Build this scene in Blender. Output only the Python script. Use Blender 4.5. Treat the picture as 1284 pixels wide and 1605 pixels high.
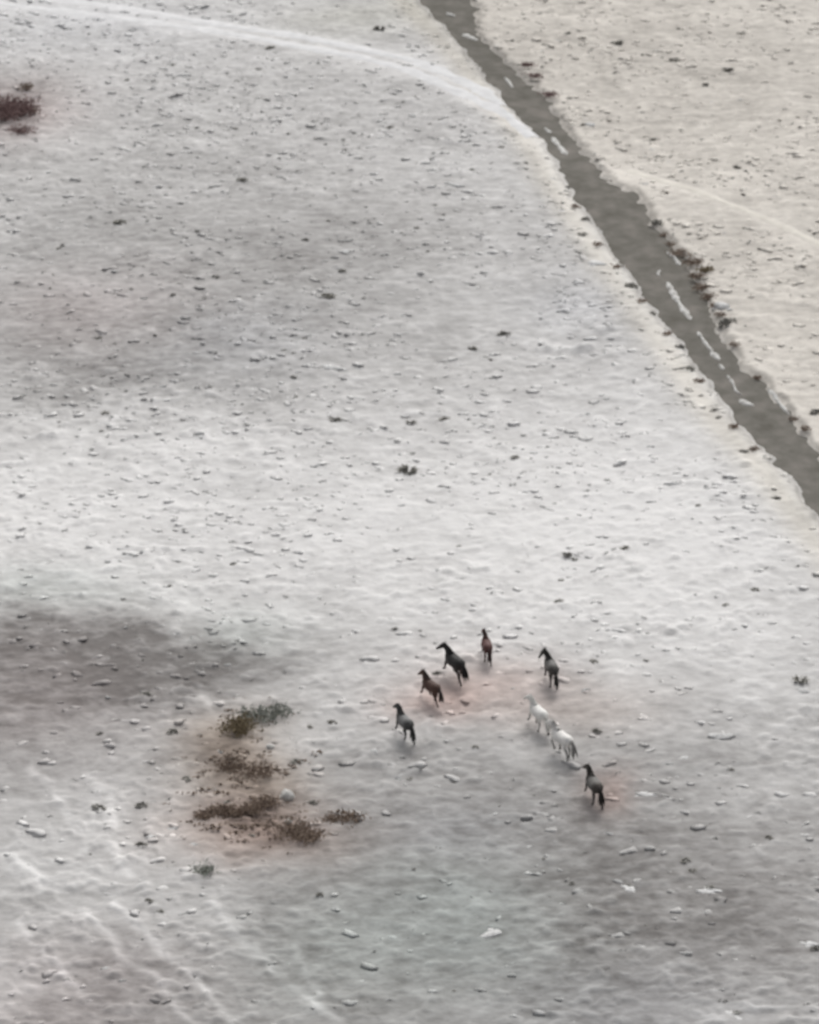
import bpy, bmesh, math, random
import numpy as np
from mathutils import Vector, Matrix
R = math.radians
S = bpy.context.scene
for o in list(bpy.data.objects): bpy.data.objects.remove(o)
C = S.collection

# ------------------------------------------------------------------ camera, sky, sun, exposure
CAM_H, PITCH, LENS, SENS = 95.0, 28.0, 72.33, 24.0
cam = bpy.data.cameras.new('camera'); cam_o = bpy.data.objects.new('camera', cam); C.objects.link(cam_o)
cam.sensor_fit = 'VERTICAL'; cam.sensor_height = SENS; cam.lens = LENS
cam.clip_start = 1.0; cam.clip_end = 20000
cam_o.location = (0, 0, CAM_H); cam_o.rotation_euler = (R(90 - PITCH), 0, 0)
cam.dof.use_dof = True; cam.dof.focus_distance = 54.0; cam.dof.aperture_fstop = 1.0
S.camera = cam_o

SUN_EL, SUN_AZ = 46.0, 10.0      # light comes from beyond the herd, a little from the right
W = bpy.data.worlds.new('World'); S.world = W; W.use_nodes = True
wn = W.node_tree; wn.nodes.clear()
sky = wn.nodes.new('ShaderNodeTexSky'); sky.sky_type = 'NISHITA'; sky.sun_disc = False
sky.sun_elevation = R(SUN_EL); sky.sun_rotation = R(SUN_AZ); sky.dust_density = 6.0; sky.air_density = 1.0
hs = wn.nodes.new('ShaderNodeHueSaturation'); hs.inputs['Saturation'].default_value = 0.15
bg = wn.nodes.new('ShaderNodeBackground'); bg.inputs['Strength'].default_value = 0.14
wo = wn.nodes.new('ShaderNodeOutputWorld')
wn.links.new(sky.outputs[0], hs.inputs['Color']); wn.links.new(hs.outputs[0], bg.inputs['Color']); wn.links.new(bg.outputs[0], wo.inputs[0])
sl = bpy.data.lights.new('sun', 'SUN'); sl.energy = 1.0; sl.angle = R(28); sl.color = (1.0, 0.97, 0.93)
so = bpy.data.objects.new('sun', sl); C.objects.link(so)
sd = Vector((math.sin(R(SUN_AZ)) * math.cos(R(SUN_EL)), math.cos(R(SUN_AZ)) * math.cos(R(SUN_EL)), math.sin(R(SUN_EL))))
so.rotation_euler = sd.to_track_quat('Z', 'Y').to_euler(); so.location = (60, 260, 150)
S.view_settings.view_transform = 'Standard'; S.view_settings.look = 'None'
S.view_settings.gamma = 1.0; S.view_settings.exposure = -0.10; S.view_settings.use_curve_mapping = False
S.render.engine = 'CYCLES'

# ------------------------------------------------------------------ helpers
F = LENS / SENS * 1605.0
def ground_at(px, py):
    """point of the level plain seen at a pixel of the photograph"""
    u, v = (px - 642.0) / F, (802.5 - py) / F
    c, s = math.cos(R(PITCH)), math.sin(R(PITCH))
    d = (u, c + v * s, -s + v * c)
    t = CAM_H / -d[2]
    return d[0] * t, d[1] * t
def scale_at(py):                      # pixels of the photograph per metre
    x0, y0 = ground_at(642, py); return F / (y0 * math.cos(R(PITCH)) + CAM_H * math.sin(R(PITCH)))

def _hash(ix, iy, seed):
    h = (ix.astype(np.int64) * 374761393 + iy.astype(np.int64) * 668265263 + seed * 1442695041) & 0xffffffff
    h = ((h ^ (h >> 13)) * 1274126177) & 0xffffffff
    h = ((h ^ (h >> 16)) * 2246822519) & 0xffffffff
    return ((h ^ (h >> 15)) & 0xffffff) / float(0xffffff)
def vnoise(x, y, seed=0):
    ix, iy = np.floor(x), np.floor(y); fx, fy = x - ix, y - iy
    fx = fx * fx * fx * (fx * (fx * 6 - 15) + 10); fy = fy * fy * fy * (fy * (fy * 6 - 15) + 10)
    a, b = _hash(ix, iy, seed), _hash(ix + 1, iy, seed); c, d = _hash(ix, iy + 1, seed), _hash(ix + 1, iy + 1, seed)
    return (a + (b - a) * fx) * (1 - fy) + (c + (d - c) * fx) * fy - 0.5
def fbm(x, y, sc, seed, octv=3, gain=0.5):
    r, amp, tot = 0.0, 1.0, 0.0
    ca, sa = 0.8, 0.6
    x, y = np.asarray(x, float) / sc, np.asarray(y, float) / sc
    for i in range(octv):
        r = r + amp * vnoise(x, y, seed + i * 17); tot += amp; amp *= gain
        x, y = (x * ca - y * sa) * 2.03 + 5.3, (x * sa + y * ca) * 2.03 + 1.7
    return 2 * r / tot
def sstep(a, b, x):
    t = np.clip((x - a) / (b - a), 0, 1); return t * t * (3 - 2 * t)
def seg_dist(x, y, pts):
    d = np.full(np.shape(x), 1e9)
    for (ax, ay), (bx, by) in zip(pts[:-1], pts[1:]):
        vx, vy = bx - ax, by - ay; L = vx * vx + vy * vy + 1e-9
        t = np.clip(((x - ax) * vx + (y - ay) * vy) / L, 0, 1)
        d = np.minimum(d, np.hypot(x - ax - t * vx, y - ay - t * vy))
    return d
def tag(o, label=None, cat=None, group=None, kind=None):
    if label: o['label'] = label
    if cat: o['category'] = cat
    if group: o['group'] = group
    if kind: o['kind'] = kind
    return o
def mesh_from(name, verts, faces, smooth=True):
    m = bpy.data.meshes.new(name); m.from_pydata([tuple(v) for v in verts], [], [tuple(f) for f in faces])
    if smooth: m.polygons.foreach_set('use_smooth', [True] * len(m.polygons))
    m.update(); return m
def link(name, m, mat=None, parent=None):
    o = bpy.data.objects.new(name, m); C.objects.link(o)
    if mat is not None and m is not None and not m.materials: m.materials.append(mat)
    if parent: o.parent = parent
    return o
def grid_mesh(name, co, nr, nc):       # quick regular grid: co is (nr*nc,3)
    m = bpy.data.meshes.new(name)
    idx = np.arange(nr * nc).reshape(nr, nc)
    q = np.stack([idx[:-1, :-1], idx[:-1, 1:], idx[1:, 1:], idx[1:, :-1]], -1).reshape(-1, 4)
    return fast_mesh(name, co, q)
def fast_mesh(name, co, q):
    m = bpy.data.meshes.new(name); k = q.shape[1]
    m.vertices.add(len(co)); m.vertices.foreach_set('co', np.asarray(co, np.float32).ravel())
    m.loops.add(q.size); m.loops.foreach_set('vertex_index', q.ravel().astype(np.int32))
    m.polygons.add(len(q)); m.polygons.foreach_set('loop_start', np.arange(0, q.size, k, dtype=np.int32))
    m.polygons.foreach_set('use_smooth', np.ones(len(q), bool))
    m.update(calc_edges=True); m.validate(); return m

# ------------------------------------------------------------------ materials
def nodes(name, rough=0.9, spec=0.2):
    m = bpy.data.materials.new(name); m.use_nodes = True; nt = m.node_tree
    b = nt.nodes['Principled BSDF']; b.inputs['Roughness'].default_value = rough; b.inputs['Specular IOR Level'].default_value = spec
    return m, nt, b
def noise_node(nt, scale, detail=4, rough=0.55, vec=None):
    n = nt.nodes.new('ShaderNodeTexNoise'); n.inputs['Scale'].default_value = scale
    n.inputs['Detail'].default_value = detail; n.inputs['Roughness'].default_value = rough
    if vec is not None: nt.links.new(vec, n.inputs['Vector'])
    return n
def ramp(nt, src, stops):
    r = nt.nodes.new('ShaderNodeValToRGB'); e = r.color_ramp.elements
    while len(e) < len(stops): e.new(0.5)
    for el, (p, c) in zip(e, stops): el.position = p; el.color = (*c, 1) if len(c) == 3 else c
    nt.links.new(src, r.inputs[0]); return r
def simple(name, stops, scale, rough=0.85, spec=0.15, per_object=0.0, bump=0.0, tone=False):
    m, nt, b = nodes(name, rough, spec)
    tc = nt.nodes.new('ShaderNodeTexCoord')
    n = noise_node(nt, scale, 4, 0.6, tc.outputs['Object'])
    r = ramp(nt, n.outputs[0], stops); out = r.outputs[0]
    if per_object:
        oi = nt.nodes.new('ShaderNodeObjectInfo'); mr = nt.nodes.new('ShaderNodeMapRange')
        mr.inputs[3].default_value = 1 - per_object; mr.inputs[4].default_value = 1 + per_object
        nt.links.new(oi.outputs['Random'], mr.inputs[0])
        h = nt.nodes.new('ShaderNodeHueSaturation'); nt.links.new(out, h.inputs['Color']); nt.links.new(mr.outputs[0], h.inputs['Value']); out = h.outputs[0]
        if tone:
            oa = nt.nodes.new('ShaderNodeAttribute'); oa.attribute_type = 'OBJECT'; oa.attribute_name = 'tone'
            mm = nt.nodes.new('ShaderNodeMath'); mm.operation = 'MULTIPLY'; nt.links.new(mr.outputs[0], mm.inputs[0]); nt.links.new(oa.outputs['Fac'], mm.inputs[1]); nt.links.new(mm.outputs[0], h.inputs['Value'])
    nt.links.new(out, b.inputs['Base Color'])
    if bump:
        bp = nt.nodes.new('ShaderNodeBump'); bp.inputs['Strength'].default_value = bump; bp.inputs['Distance'].default_value = 0.05
        nt.links.new(n.outputs[0], bp.inputs['Height']); nt.links.new(bp.outputs[0], b.inputs['Normal'])
    return m

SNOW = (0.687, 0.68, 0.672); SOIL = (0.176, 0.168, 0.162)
def ground_material():
    m, nt, b = nodes('crusted_ground', 0.95, 0.1)
    L = nt.links.new
    tc = nt.nodes.new('ShaderNodeTexCoord'); v = tc.outputs['Object']
    mp = nt.nodes.new('ShaderNodeMapping'); mp.inputs['Scale'].default_value = (0.6, 1.0, 1.0); L(v, mp.inputs[0]); v2 = mp.outputs[0]
    at = nt.nodes.new('ShaderNodeAttribute'); at.attribute_name = 'ground_tone'
    ti = nt.nodes.new('ShaderNodeAttribute'); ti.attribute_name = 'earth_tint'
    def math_(op, a, bb):
        n = nt.nodes.new('ShaderNodeMath'); n.operation = op
        for i, q in enumerate((a, bb)):
            if isinstance(q, (int, float)): n.inputs[i].default_value = q
            else: L(q, n.inputs[i])
        return n.outputs[0]
    n1 = noise_node(nt, 0.42, 5, 0.62, v2); n2 = noise_node(nt, 1.5, 4, 0.6, v2); n3 = noise_node(nt, 0.065, 3, 0.5, v)
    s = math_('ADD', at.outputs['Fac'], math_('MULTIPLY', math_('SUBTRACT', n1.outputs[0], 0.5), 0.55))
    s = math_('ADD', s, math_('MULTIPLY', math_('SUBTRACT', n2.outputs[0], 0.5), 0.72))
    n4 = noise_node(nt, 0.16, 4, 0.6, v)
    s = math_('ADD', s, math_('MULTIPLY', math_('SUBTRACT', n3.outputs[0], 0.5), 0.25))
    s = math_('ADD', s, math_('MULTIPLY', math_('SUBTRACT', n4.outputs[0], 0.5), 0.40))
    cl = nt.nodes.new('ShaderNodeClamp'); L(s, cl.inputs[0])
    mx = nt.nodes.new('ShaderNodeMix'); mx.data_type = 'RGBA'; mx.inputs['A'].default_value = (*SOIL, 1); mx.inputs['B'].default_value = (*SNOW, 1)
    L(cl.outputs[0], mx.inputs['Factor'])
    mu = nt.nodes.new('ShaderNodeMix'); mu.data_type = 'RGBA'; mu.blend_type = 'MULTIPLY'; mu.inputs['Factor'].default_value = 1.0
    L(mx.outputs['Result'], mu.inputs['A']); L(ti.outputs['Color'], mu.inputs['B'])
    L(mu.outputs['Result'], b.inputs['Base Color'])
    bp = nt.nodes.new('ShaderNodeBump'); bp.inputs['Strength'].default_value = 0.55; bp.inputs['Distance'].default_value = 0.12
    L(n2.outputs[0], bp.inputs['Height']); L(bp.outputs[0], b.inputs['Normal'])
    return m
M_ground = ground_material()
M_road = simple('wet_grey_mud', [(0.28, (0.125, 0.118, 0.104)), (0.5, (0.165, 0.158, 0.142)), (0.72, (0.225, 0.208, 0.190))], 0.55, 1.0, 0.0, bump=0.2)
M_path = simple('packed_pale_track', [(0.3, (0.60, 0.60, 0.605)), (0.7, (0.74, 0.74, 0.745))], 0.9, 0.9, 0.1)
M_path_w = simple('packed_sandy_track', [(0.3, (0.58, 0.55, 0.50)), (0.7, (0.72, 0.69, 0.63))], 0.9, 0.9, 0.1)
M_snow = simple('old_snow', [(0.35, (0.30, 0.29, 0.275)), (0.6, (0.60, 0.595, 0.58))], 2.2, 0.8, 0.2, bump=0.3)
M_lump = simple('frosted_clod', [(0.3, (0.42, 0.415, 0.41)), (0.55, (0.58, 0.58, 0.575)), (0.8, (0.72, 0.72, 0.715))], 5.0, 0.9, 0.1, per_object=0.10, bump=0.5, tone=True)
M_tuft = simple('dark_dry_grass', [(0.3, (0.17, 0.166, 0.15)), (0.7, (0.38, 0.37, 0.34))], 6.0, 0.9, 0.05, per_object=0.3)
M_wisp = simple('bleached_dry_grass', [(0.3, (0.24, 0.24, 0.23)), (0.7, (0.44, 0.435, 0.42))], 0.8, 0.9, 0.05)
M_twig = simple('brown_twigs', [(0.3, (0.14, 0.105, 0.083)), (0.7, (0.38, 0.30, 0.24))], 5.0, 0.9, 0.05, per_object=0.15)
M_twig_red = simple('reddish_brown_twigs', [(0.3, (0.13, 0.088, 0.083)), (0.7, (0.33, 0.235, 0.225))], 5.0, 0.9, 0.05, per_object=0.1)
M_olive = simple('olive_brown_leaves', [(0.3, (0.13, 0.105, 0.065)), (0.7, (0.33, 0.27, 0.18))], 5.0, 0.9, 0.05, per_object=0.15)
M_green = simple('grey_green_leaves', [(0.3, (0.16, 0.175, 0.15)), (0.7, (0.42, 0.43, 0.39))], 5.0, 0.9, 0.05, per_object=0.15)
M_stone = simple('pale_stone', [(0.3, (0.42, 0.41, 0.39)), (0.7, (0.68, 0.67, 0.65))], 4.0, 0.85, 0.2, bump=0.4)

# ------------------------------------------------------------------ lie of the land
ROAD = [(-400, 380, 465), (-200, 515, 588), (-50, 615, 690), (0, 655, 742), (50, 706, 746), (75, 728, 775), (100, 750, 800), (150, 786, 865), (175, 815, 872), (200, 838, 890),
        (250, 870, 932), (280, 884, 955), (290, 890, 985), (312, 905, 1002), (350, 930, 1022), (400, 963, 1070), (450, 1000, 1100), (500, 1036, 1118),
        (550, 1076, 1150), (585, 1100, 1180), (600, 1110, 1200), (650, 1145, 1238), (700, 1190, 1275), (750, 1234, 1320), (800, 1272, 1368), (850, 1310, 1412), (1000, 1425, 1540), (1600, 1890, 2030)]
_ry = np.array([ground_at(642, p[0])[1] for p in ROAD][::-1])
_rl = np.array([ground_at(p[1], p[0])[0] for p in ROAD][::-1]); _rr = np.array([ground_at(p[2], p[0])[0] for p in ROAD][::-1])
def road_edges(y):
    """left and right edge of the mud road; straight on beyond the ends"""
    y = np.asarray(y, float); l, r = np.interp(y, _ry, _rl), np.interp(y, _ry, _rr)
    far = np.maximum(y - _ry[-1], 0); s = (_rl[-1] - _rl[-4]) / (_ry[-1] - _ry[-4])
    near = np.minimum(y - _ry[0], 0); s2 = (_rl[1] - _rl[0]) / (_ry[1] - _ry[0])
    return l + far * s + near * s2 - 0.10, r + far * s + near * s2 + 0.12 + 0.25 * sstep(200, 260, y)
def road_dist(x, y):                       # < 0 on the road
    l, r = road_edges(y)
    n = 0.50 * fbm(x, y, 2.4, 91, 3) + (0.24 + 0.22 * (x > l + 1)) * fbm(x, y, 0.8, 95, 2)
    return np.maximum(l - x, x - r) * 0.95 + n
def px_line(pts): return [ground_at(*p) for p in pts]
TRACKS = {
 'upper': px_line([(-260, -28), (60, -4), (170, 8), (330, 33), (460, 52), (560, 72), (640, 90), (700, 112), (750, 135), (790, 158)]),
 'lower': px_line([(-260, -10), (0, 9), (115, 20), (230, 32), (340, 46), (440, 64), (560, 86), (640, 107), (720, 140), (790, 170), (838, 208)]),
 'east': px_line([(985, 262), (1040, 280), (1090, 296), (1150, 322), (1220, 352), (1290, 388), (1420, 440)])}
DRIFTS = [px_line(p) for p in (
 [(92, 1400), (130, 1432), (172, 1470), (190, 1500), (235, 1530), (262, 1562), (290, 1600)],
 [(170, 1330), (182, 1352), (205, 1376)], [(180, 1420), (215, 1455), (255, 1492), (300, 1530), (330, 1565), (360, 1600)],
 [(30, 1455), (62, 1492), (100, 1530), (130, 1560)], [(335, 1420), (370, 1460), (410, 1500), (450, 1545), (520, 1598)],
 [(45, 1210), (80, 1245), (110, 1290)], [(130, 1215), (165, 1250), (180, 1300)], [(315, 1085), (332, 1118)],
 [(0, 1350), (45, 1365), (70, 1400)], [(800, 527), (830, 540), (880, 545), (918, 540)], [(460, 1480), (478, 1530), (500, 1560)])]
HORSE_SPOTS = []
def dash(x, y):
    """short wind-cut crests in the crust"""
    a = np.clip(1 - np.abs(fbm(x * 0.40, y, 1.0, 83, 2)) / 0.16, 0, 1) * sstep(.05, .32, fbm(x * .8, y, 1.5, 87, 2))
    b = np.clip(1 - np.abs(fbm(x * 0.45, y, 0.55, 183, 2)) / 0.2, 0, 1) * sstep(.12, .35, fbm(x * .8, y, 0.9, 187, 2))
    far = 1 + 0.7 * sstep(170, 230, y)
    return (0.11 * a + 0.08 * b) * far
def H(x, y, fine=True):
    x, y = np.asarray(x, float), np.asarray(y, float)
    z = 0.9 * fbm(x, y, 52, 3, 2) * sstep(3000, 900, np.hypot(x, y))
    e = road_edges(y); rd = np.maximum(e[0] - x, x - e[1])
    near = sstep(-0.3, 2.6, rd)
    td = np.minimum(np.minimum(seg_dist(x, y, TRACKS['upper']), seg_dist(x, y, TRACKS['lower'])), seg_dist(x, y, TRACKS['east']))
    flat = 0.9 * (0.25 + 0.75 * near) * (0.10 + 0.90 * sstep(0.45, 1.3, td))
    z = z + flat * 0.13 * fbm(x * 0.75, y, 6.0, 21, 3)
    if fine:
        f = sstep(480, 345, y) * sstep(70, 100, y)
        lumpy = 0.55 + 0.45 * np.clip(0.5 + 1.4 * fbm(x, y, 14, 29, 2), 0, 1) 
        w = np.clip(fbm(x * 0.72, y, 1.0, 31, 3), -1, 1)
        z = z + f * flat * lumpy * (0.035 * w + 0.26 * np.maximum(fbm(x * 0.62, y, 0.55, 47, 2) - 0.20, 0) + 0.32 * np.maximum(fbm(x * 0.8, y, 0.95, 53, 3) - 0.20, 0) + dash(x, y))
        for i, d in enumerate(DRIFTS):
            k = seg_dist(x + 0.34 * fbm(x, y, 1.8, 61), y + 0.55 * fbm(x, y, 1.8, 67), d)
            z = z + f * (0.06 if i != 9 else 0.34) * np.exp(-(k / (0.28 if i != 9 else 0.5)) ** 2) * np.clip(0.55 + 1.9 * fbm(x, y, 1.5, 71, 2), 0, 1.3)
        dd = road_dist(x, y)
        z = z - 0.36 * (1 - sstep(-0.75, 0.35, dd)) + 0.06 * np.exp(-((dd - 0.5) / 0.42) ** 2) * f
    return z
def Hs(x, y): return float(H(np.array([x]), np.array([y]))[0])
ROAD_DROP = 0.20

# paler and darker patches of the plain, mixed from the two ground colours
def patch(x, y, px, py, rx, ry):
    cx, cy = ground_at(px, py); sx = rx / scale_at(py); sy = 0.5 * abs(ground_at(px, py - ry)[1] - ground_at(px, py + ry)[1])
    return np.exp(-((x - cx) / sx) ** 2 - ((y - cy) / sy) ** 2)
TONE_PATCHES = [(560, 800, 780, 150, .26), (1010, 780, 300, 200, .14), (620, 1000, 180, 75, .12), (1050, 960, 260, 110, .14), (100, 760, 260, 100, .10),
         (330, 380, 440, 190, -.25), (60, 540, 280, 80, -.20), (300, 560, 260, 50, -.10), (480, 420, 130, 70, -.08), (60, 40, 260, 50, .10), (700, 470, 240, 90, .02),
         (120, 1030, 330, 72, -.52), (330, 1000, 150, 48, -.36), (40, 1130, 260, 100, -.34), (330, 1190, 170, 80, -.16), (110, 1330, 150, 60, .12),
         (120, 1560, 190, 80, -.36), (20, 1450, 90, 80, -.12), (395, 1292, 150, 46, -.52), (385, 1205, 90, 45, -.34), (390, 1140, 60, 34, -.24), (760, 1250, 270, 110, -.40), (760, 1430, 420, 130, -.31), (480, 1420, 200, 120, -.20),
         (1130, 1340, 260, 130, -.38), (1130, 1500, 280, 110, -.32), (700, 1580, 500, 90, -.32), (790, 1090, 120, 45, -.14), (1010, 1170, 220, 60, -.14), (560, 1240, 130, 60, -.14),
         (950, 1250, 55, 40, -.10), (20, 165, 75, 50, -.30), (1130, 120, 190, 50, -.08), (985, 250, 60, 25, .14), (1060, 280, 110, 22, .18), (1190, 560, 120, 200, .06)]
TINTS = [((1.0, 0.83, 0.78), [(750, 1075, 110, 45), (690, 1100, 70, 32)]), ((1.0, 0.92, 0.88), [(900, 1110, 120, 40)]), ((1.0, 0.78, 0.71), [(965, 1240, 42, 34)]), ((1.0, 0.74, 0.62), [(400, 1300, 150, 52)]), ((1.0, 0.84, 0.70), [(375, 1150, 75, 50), (390, 1220, 100, 50)]),
         ((1.0, 0.84, 0.83), [(20, 180, 90, 50)]), ((0.90, 1.0, 0.985), [(720, 1450, 200, 120)]), ((0.95, 1.0, 0.985), [(60, 930, 160, 40), (500, 1500, 130, 90), (380, 980, 90, 40)]),
         ((0.955, 0.97, 1.0), [(120, 40, 240, 60), (370, 540, 130, 50), (1000, 1570, 200, 60), (900, 480, 90, 50), (720, 1300, 120, 50)]), ((1.0, 0.93, 0.93), [(120, 480, 160, 70), (60, 1100, 230, 100), (100, 1560, 220, 90)]),
         ((0.985, 0.99, 0.93), [(560, 25, 110, 30)])]
VERGE = px_line([(838, 208), (868, 262), (890, 312), (920, 368), (965, 425), (1000, 475), (1050, 545), (1100, 620)])
def tone_and_tint(x, y):
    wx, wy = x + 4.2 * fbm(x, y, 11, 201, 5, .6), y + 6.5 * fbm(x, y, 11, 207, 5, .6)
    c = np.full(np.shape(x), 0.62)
    for p in TONE_PATCHES: c = c + p[4] * (0.82 if p[1] > 1180 else 1.0) * patch(wx, wy, *p[:4])
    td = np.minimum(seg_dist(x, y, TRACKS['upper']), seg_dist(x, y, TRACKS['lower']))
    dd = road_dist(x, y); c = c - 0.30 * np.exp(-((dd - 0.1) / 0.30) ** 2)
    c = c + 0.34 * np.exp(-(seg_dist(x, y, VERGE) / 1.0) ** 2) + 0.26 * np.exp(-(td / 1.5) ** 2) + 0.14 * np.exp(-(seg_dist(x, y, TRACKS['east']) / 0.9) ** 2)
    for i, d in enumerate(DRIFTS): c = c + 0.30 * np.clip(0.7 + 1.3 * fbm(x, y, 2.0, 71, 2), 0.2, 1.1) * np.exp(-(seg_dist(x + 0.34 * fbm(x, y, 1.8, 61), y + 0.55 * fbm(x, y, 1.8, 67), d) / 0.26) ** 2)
    t = np.ones((np.size(x), 3))
    l, r = road_edges(y); e = sstep(-1.5, 2.5, x - (l + r) / 2 + 1.5 * fbm(x, y, 8, 77))[:, None]
    t = t * (1 - e) + e * np.array([1.0, 0.96, 0.895])
    lv = (np.exp(-((x - l + 1.2) / 1.5) ** 2) * 0.8)[:, None]; t = t * (1 - lv) + lv * np.array([1.0, 0.965, 0.89])
    c = c + 0.06 * e[:, 0]
    for col, ps in TINTS:
        for p in ps:
            k = 0.70 * patch(x + .4 * (wx - x), y + .4 * (wy - y), *p)[:, None]; t = t * (1 - k) + k * t * np.array(col)
    return np.clip(c, 0.03, 0.98), t

def build_ground():
    g = np.linspace(-1, 1, 500); out = 1 + np.array([0.06, 0.15, 0.3, 0.6, 1.2, 2.5, 5, 10, 25, 60, 140, 320])
    g = np.concatenate([-out[::-1], g, out])
    dep = np.linspace(R(41.5), R(16.6), 780); yf = CAM_H / np.tan(dep)
    yy = np.concatenate([[-5000, -2000, -900, -400, -150, -40, 10, 40, 68, 84, 94, 101], yf, yf[-1] + np.array([1, 3, 7, 14, 25, 45, 80, 140, 250, 450, 900, 1800, 3600, 8000])])
    w = np.clip(0.168 * yy, 20, 260)
    X = (w[:, None] * g[None, :]).ravel(); Y = np.repeat(yy, len(g))
    Z = H(X, Y)
    relief = Z - H(X, Y, False)
    m = grid_mesh('ground', np.stack([X, Y, Z], -1), len(yy), len(g))
    c, t = tone_and_tint(X, Y); c = np.clip(c + np.clip(1.1 * relief, -0.12, 0.18) * (road_dist(X, Y) > 0), 0.03, 1.0)  # ground colour made paler on raised crests, darker in dips
    a = m.attributes.new('ground_tone', 'FLOAT', 'POINT'); a.data.foreach_set('value', c.astype(np.float32))
    a = m.attributes.new('earth_tint', 'FLOAT_COLOR', 'POINT'); a.data.foreach_set('color', np.concatenate([t, np.ones((len(t), 1))], 1).astype(np.float32).ravel())
    return tag(link('ground', m, M_ground), 'pale frosted open plain with darker grey patches', kind='structure')
build_ground()

def build_road():
    dep = np.linspace(R(43), R(15.5), 420); y = np.concatenate([[-400, -100, 20, 80], CAM_H / np.tan(dep), [440, 520, 700, 1100]])
    l, r = road_edges(y); t = np.linspace(-0.22, 1.22, 17)
    X = (l[:, None] + (r - l)[:, None] * t[None, :]).ravel(); Y = np.repeat(y, 17)
    T = np.tile(t, len(y)); rut = np.exp(-((T - 0.3) / 0.1) ** 2) + np.exp(-((T - 0.72) / 0.1) ** 2)
    Z = H(X, Y, False) - ROAD_DROP + 0.02 * fbm(X, Y, 2.0, 131, 2) - 0.03 * rut
    return tag(link('road', grid_mesh('road', np.stack([X, Y, Z], -1), len(y), 17), M_road), 'dark grey muddy road with ragged edges crossing the plain', kind='structure')
build_road()
def road_z(x, y): return float(H(np.array([x]), np.array([y]), False)[0]) - ROAD_DROP

def resample(pts, step):
    out = []
    for (ax, ay), (bx, by) in zip(pts[:-1], pts[1:]):
        n = max(1, int(math.hypot(bx - ax, by - ay) / step))
        out += [(ax + (bx - ax) * i / n, ay + (by - ay) * i / n) for i in range(n)]
    out.append(pts[-1]); out = np.array(out)
    for _ in range(6): out[1:-1] = 0.25 * out[:-2] + 0.5 * out[1:-1] + 0.25 * out[2:]
    return out
def strip(pts, hw, lift, seed):
    p = resample(pts, 0.3); d = np.gradient(p, axis=0); d /= np.linalg.norm(d, axis=1)[:, None] + 1e-9
    n = np.stack([-d[:, 1], d[:, 0]], 1); t = np.array([-1.0, -0.75, -0.4, 0, 0.4, 0.75, 1.0]); prof = np.array([-0.10, 0.0, 0.8, 1.0, 0.8, 0.0, -0.10])
    wv = hw * (1 + 0.45 * fbm(p[:, 0], p[:, 1], 1.5, seed, 2))
    X = p[:, 0][:, None] + n[:, 0][:, None] * t * wv[:, None]; Y = p[:, 1][:, None] + n[:, 1][:, None] * t * wv[:, None]
    X, Y = X.ravel(), Y.ravel(); Z = H(X, Y) + np.tile(prof * lift - np.array([.05, 0, 0, 0, 0, 0, .05]), len(p))
    return np.stack([X, Y, Z], -1), len(p)
def build_path(name, lines, mat, label, hw):
    co, qs, off = [], [], 0
    for i, ln in enumerate(lines):
        c, n = strip(ln, hw, 0.04, 141 + i); idx = np.arange(n * 7).reshape(n, 7) + off
        qs.append(np.stack([idx[:-1, :-1], idx[:-1, 1:], idx[1:, 1:], idx[1:, :-1]], -1).reshape(-1, 4)); co.append(c); off += len(c)
    return tag(link(name, fast_mesh(name, np.concatenate(co), np.concatenate(qs)), mat), label, kind='structure')
build_path('path', [TRACKS['upper'], TRACKS['lower']], M_path, 'pale two-rut track curving in to meet the mud road', 0.85)
build_path('path', [TRACKS['east']], M_path_w, 'faint sandy footpath leaving the right side of the mud road', 0.60)

# ------------------------------------------------------------------ small growth: lumps and tussocks
rng = random.Random(7); nrng = np.random.default_rng(11)
_ico = {}
def ico(sub):
    if sub not in _ico:
        bm = bmesh.new(); bmesh.ops.create_icosphere(bm, subdivisions=sub, radius=1.0)
        _ico[sub] = (np.array([v.co[:] for v in bm.verts]), np.array([[v.index for v in f.verts] for f in bm.faces])); bm.free()
    return _ico[sub]
def lump_geo(seed, sub=2, flat=0.5, rag=0.30):
    v, f = ico(sub); v = v.copy()
    n = fbm(v[:, 0] * 1.0 + seed * 3.1 + v[:, 2], v[:, 1] + seed * 1.7 - v[:, 2] * 0.6, 0.8, seed + 300, 2)
    n2 = fbm(v[:, 0] + seed * 2.3 - v[:, 2] * .7, v[:, 1] - seed * .9 + v[:, 2], 0.33, seed + 340, 2)
    v = v * np.clip(1 + rag * (1.6 * n + 0.7 * n2), 0.25, 1.8)[:, None]
    v[:, 2] = np.where(v[:, 2] > 0, v[:, 2] * flat, v[:, 2] * 0.30)
    return v, f
def tuft_geo(seed, n=46, spread=0.85, droop=0.35, height=0.75, wid=0.10):
    """a clump of dry blades; radius about 1"""
    r = random.Random(seed); vs, fs = [], []
    for i in range(n):
        a = r.uniform(0, 6.283); d = spread * math.sqrt(r.random()) * 0.75; lean = r.uniform(0.05, 0.6)
        bx, by = d * math.cos(a), d * math.sin(a) * 0.8; a2 = a + r.uniform(-0.9, 0.9); h = height * r.uniform(0.45, 1.0) * (1 - 0.45 * d)
        tx, ty = bx + lean * math.cos(a2), by + lean * math.sin(a2)
        mx, my = bx + 0.35 * (tx - bx), by + 0.35 * (ty - by); w = wid * r.uniform(0.6, 1.3); b = a2 + 1.57 + r.uniform(-0.6, 0.6)
        wx, wy = w * math.cos(b), w * math.sin(b); k = len(vs)
        vs += [(bx - wx, by - wy, -0.12), (bx + wx, by + wy, -0.12), (mx + wx, my + wy, h * 0.75), (mx - wx, my - wy, h * 0.75), (tx, ty, h * (1 - droop * lean))]
        fs += [(k, k + 1, k + 2, k + 3), (k + 3, k + 2, k + 4)]
    return vs, fs
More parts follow.
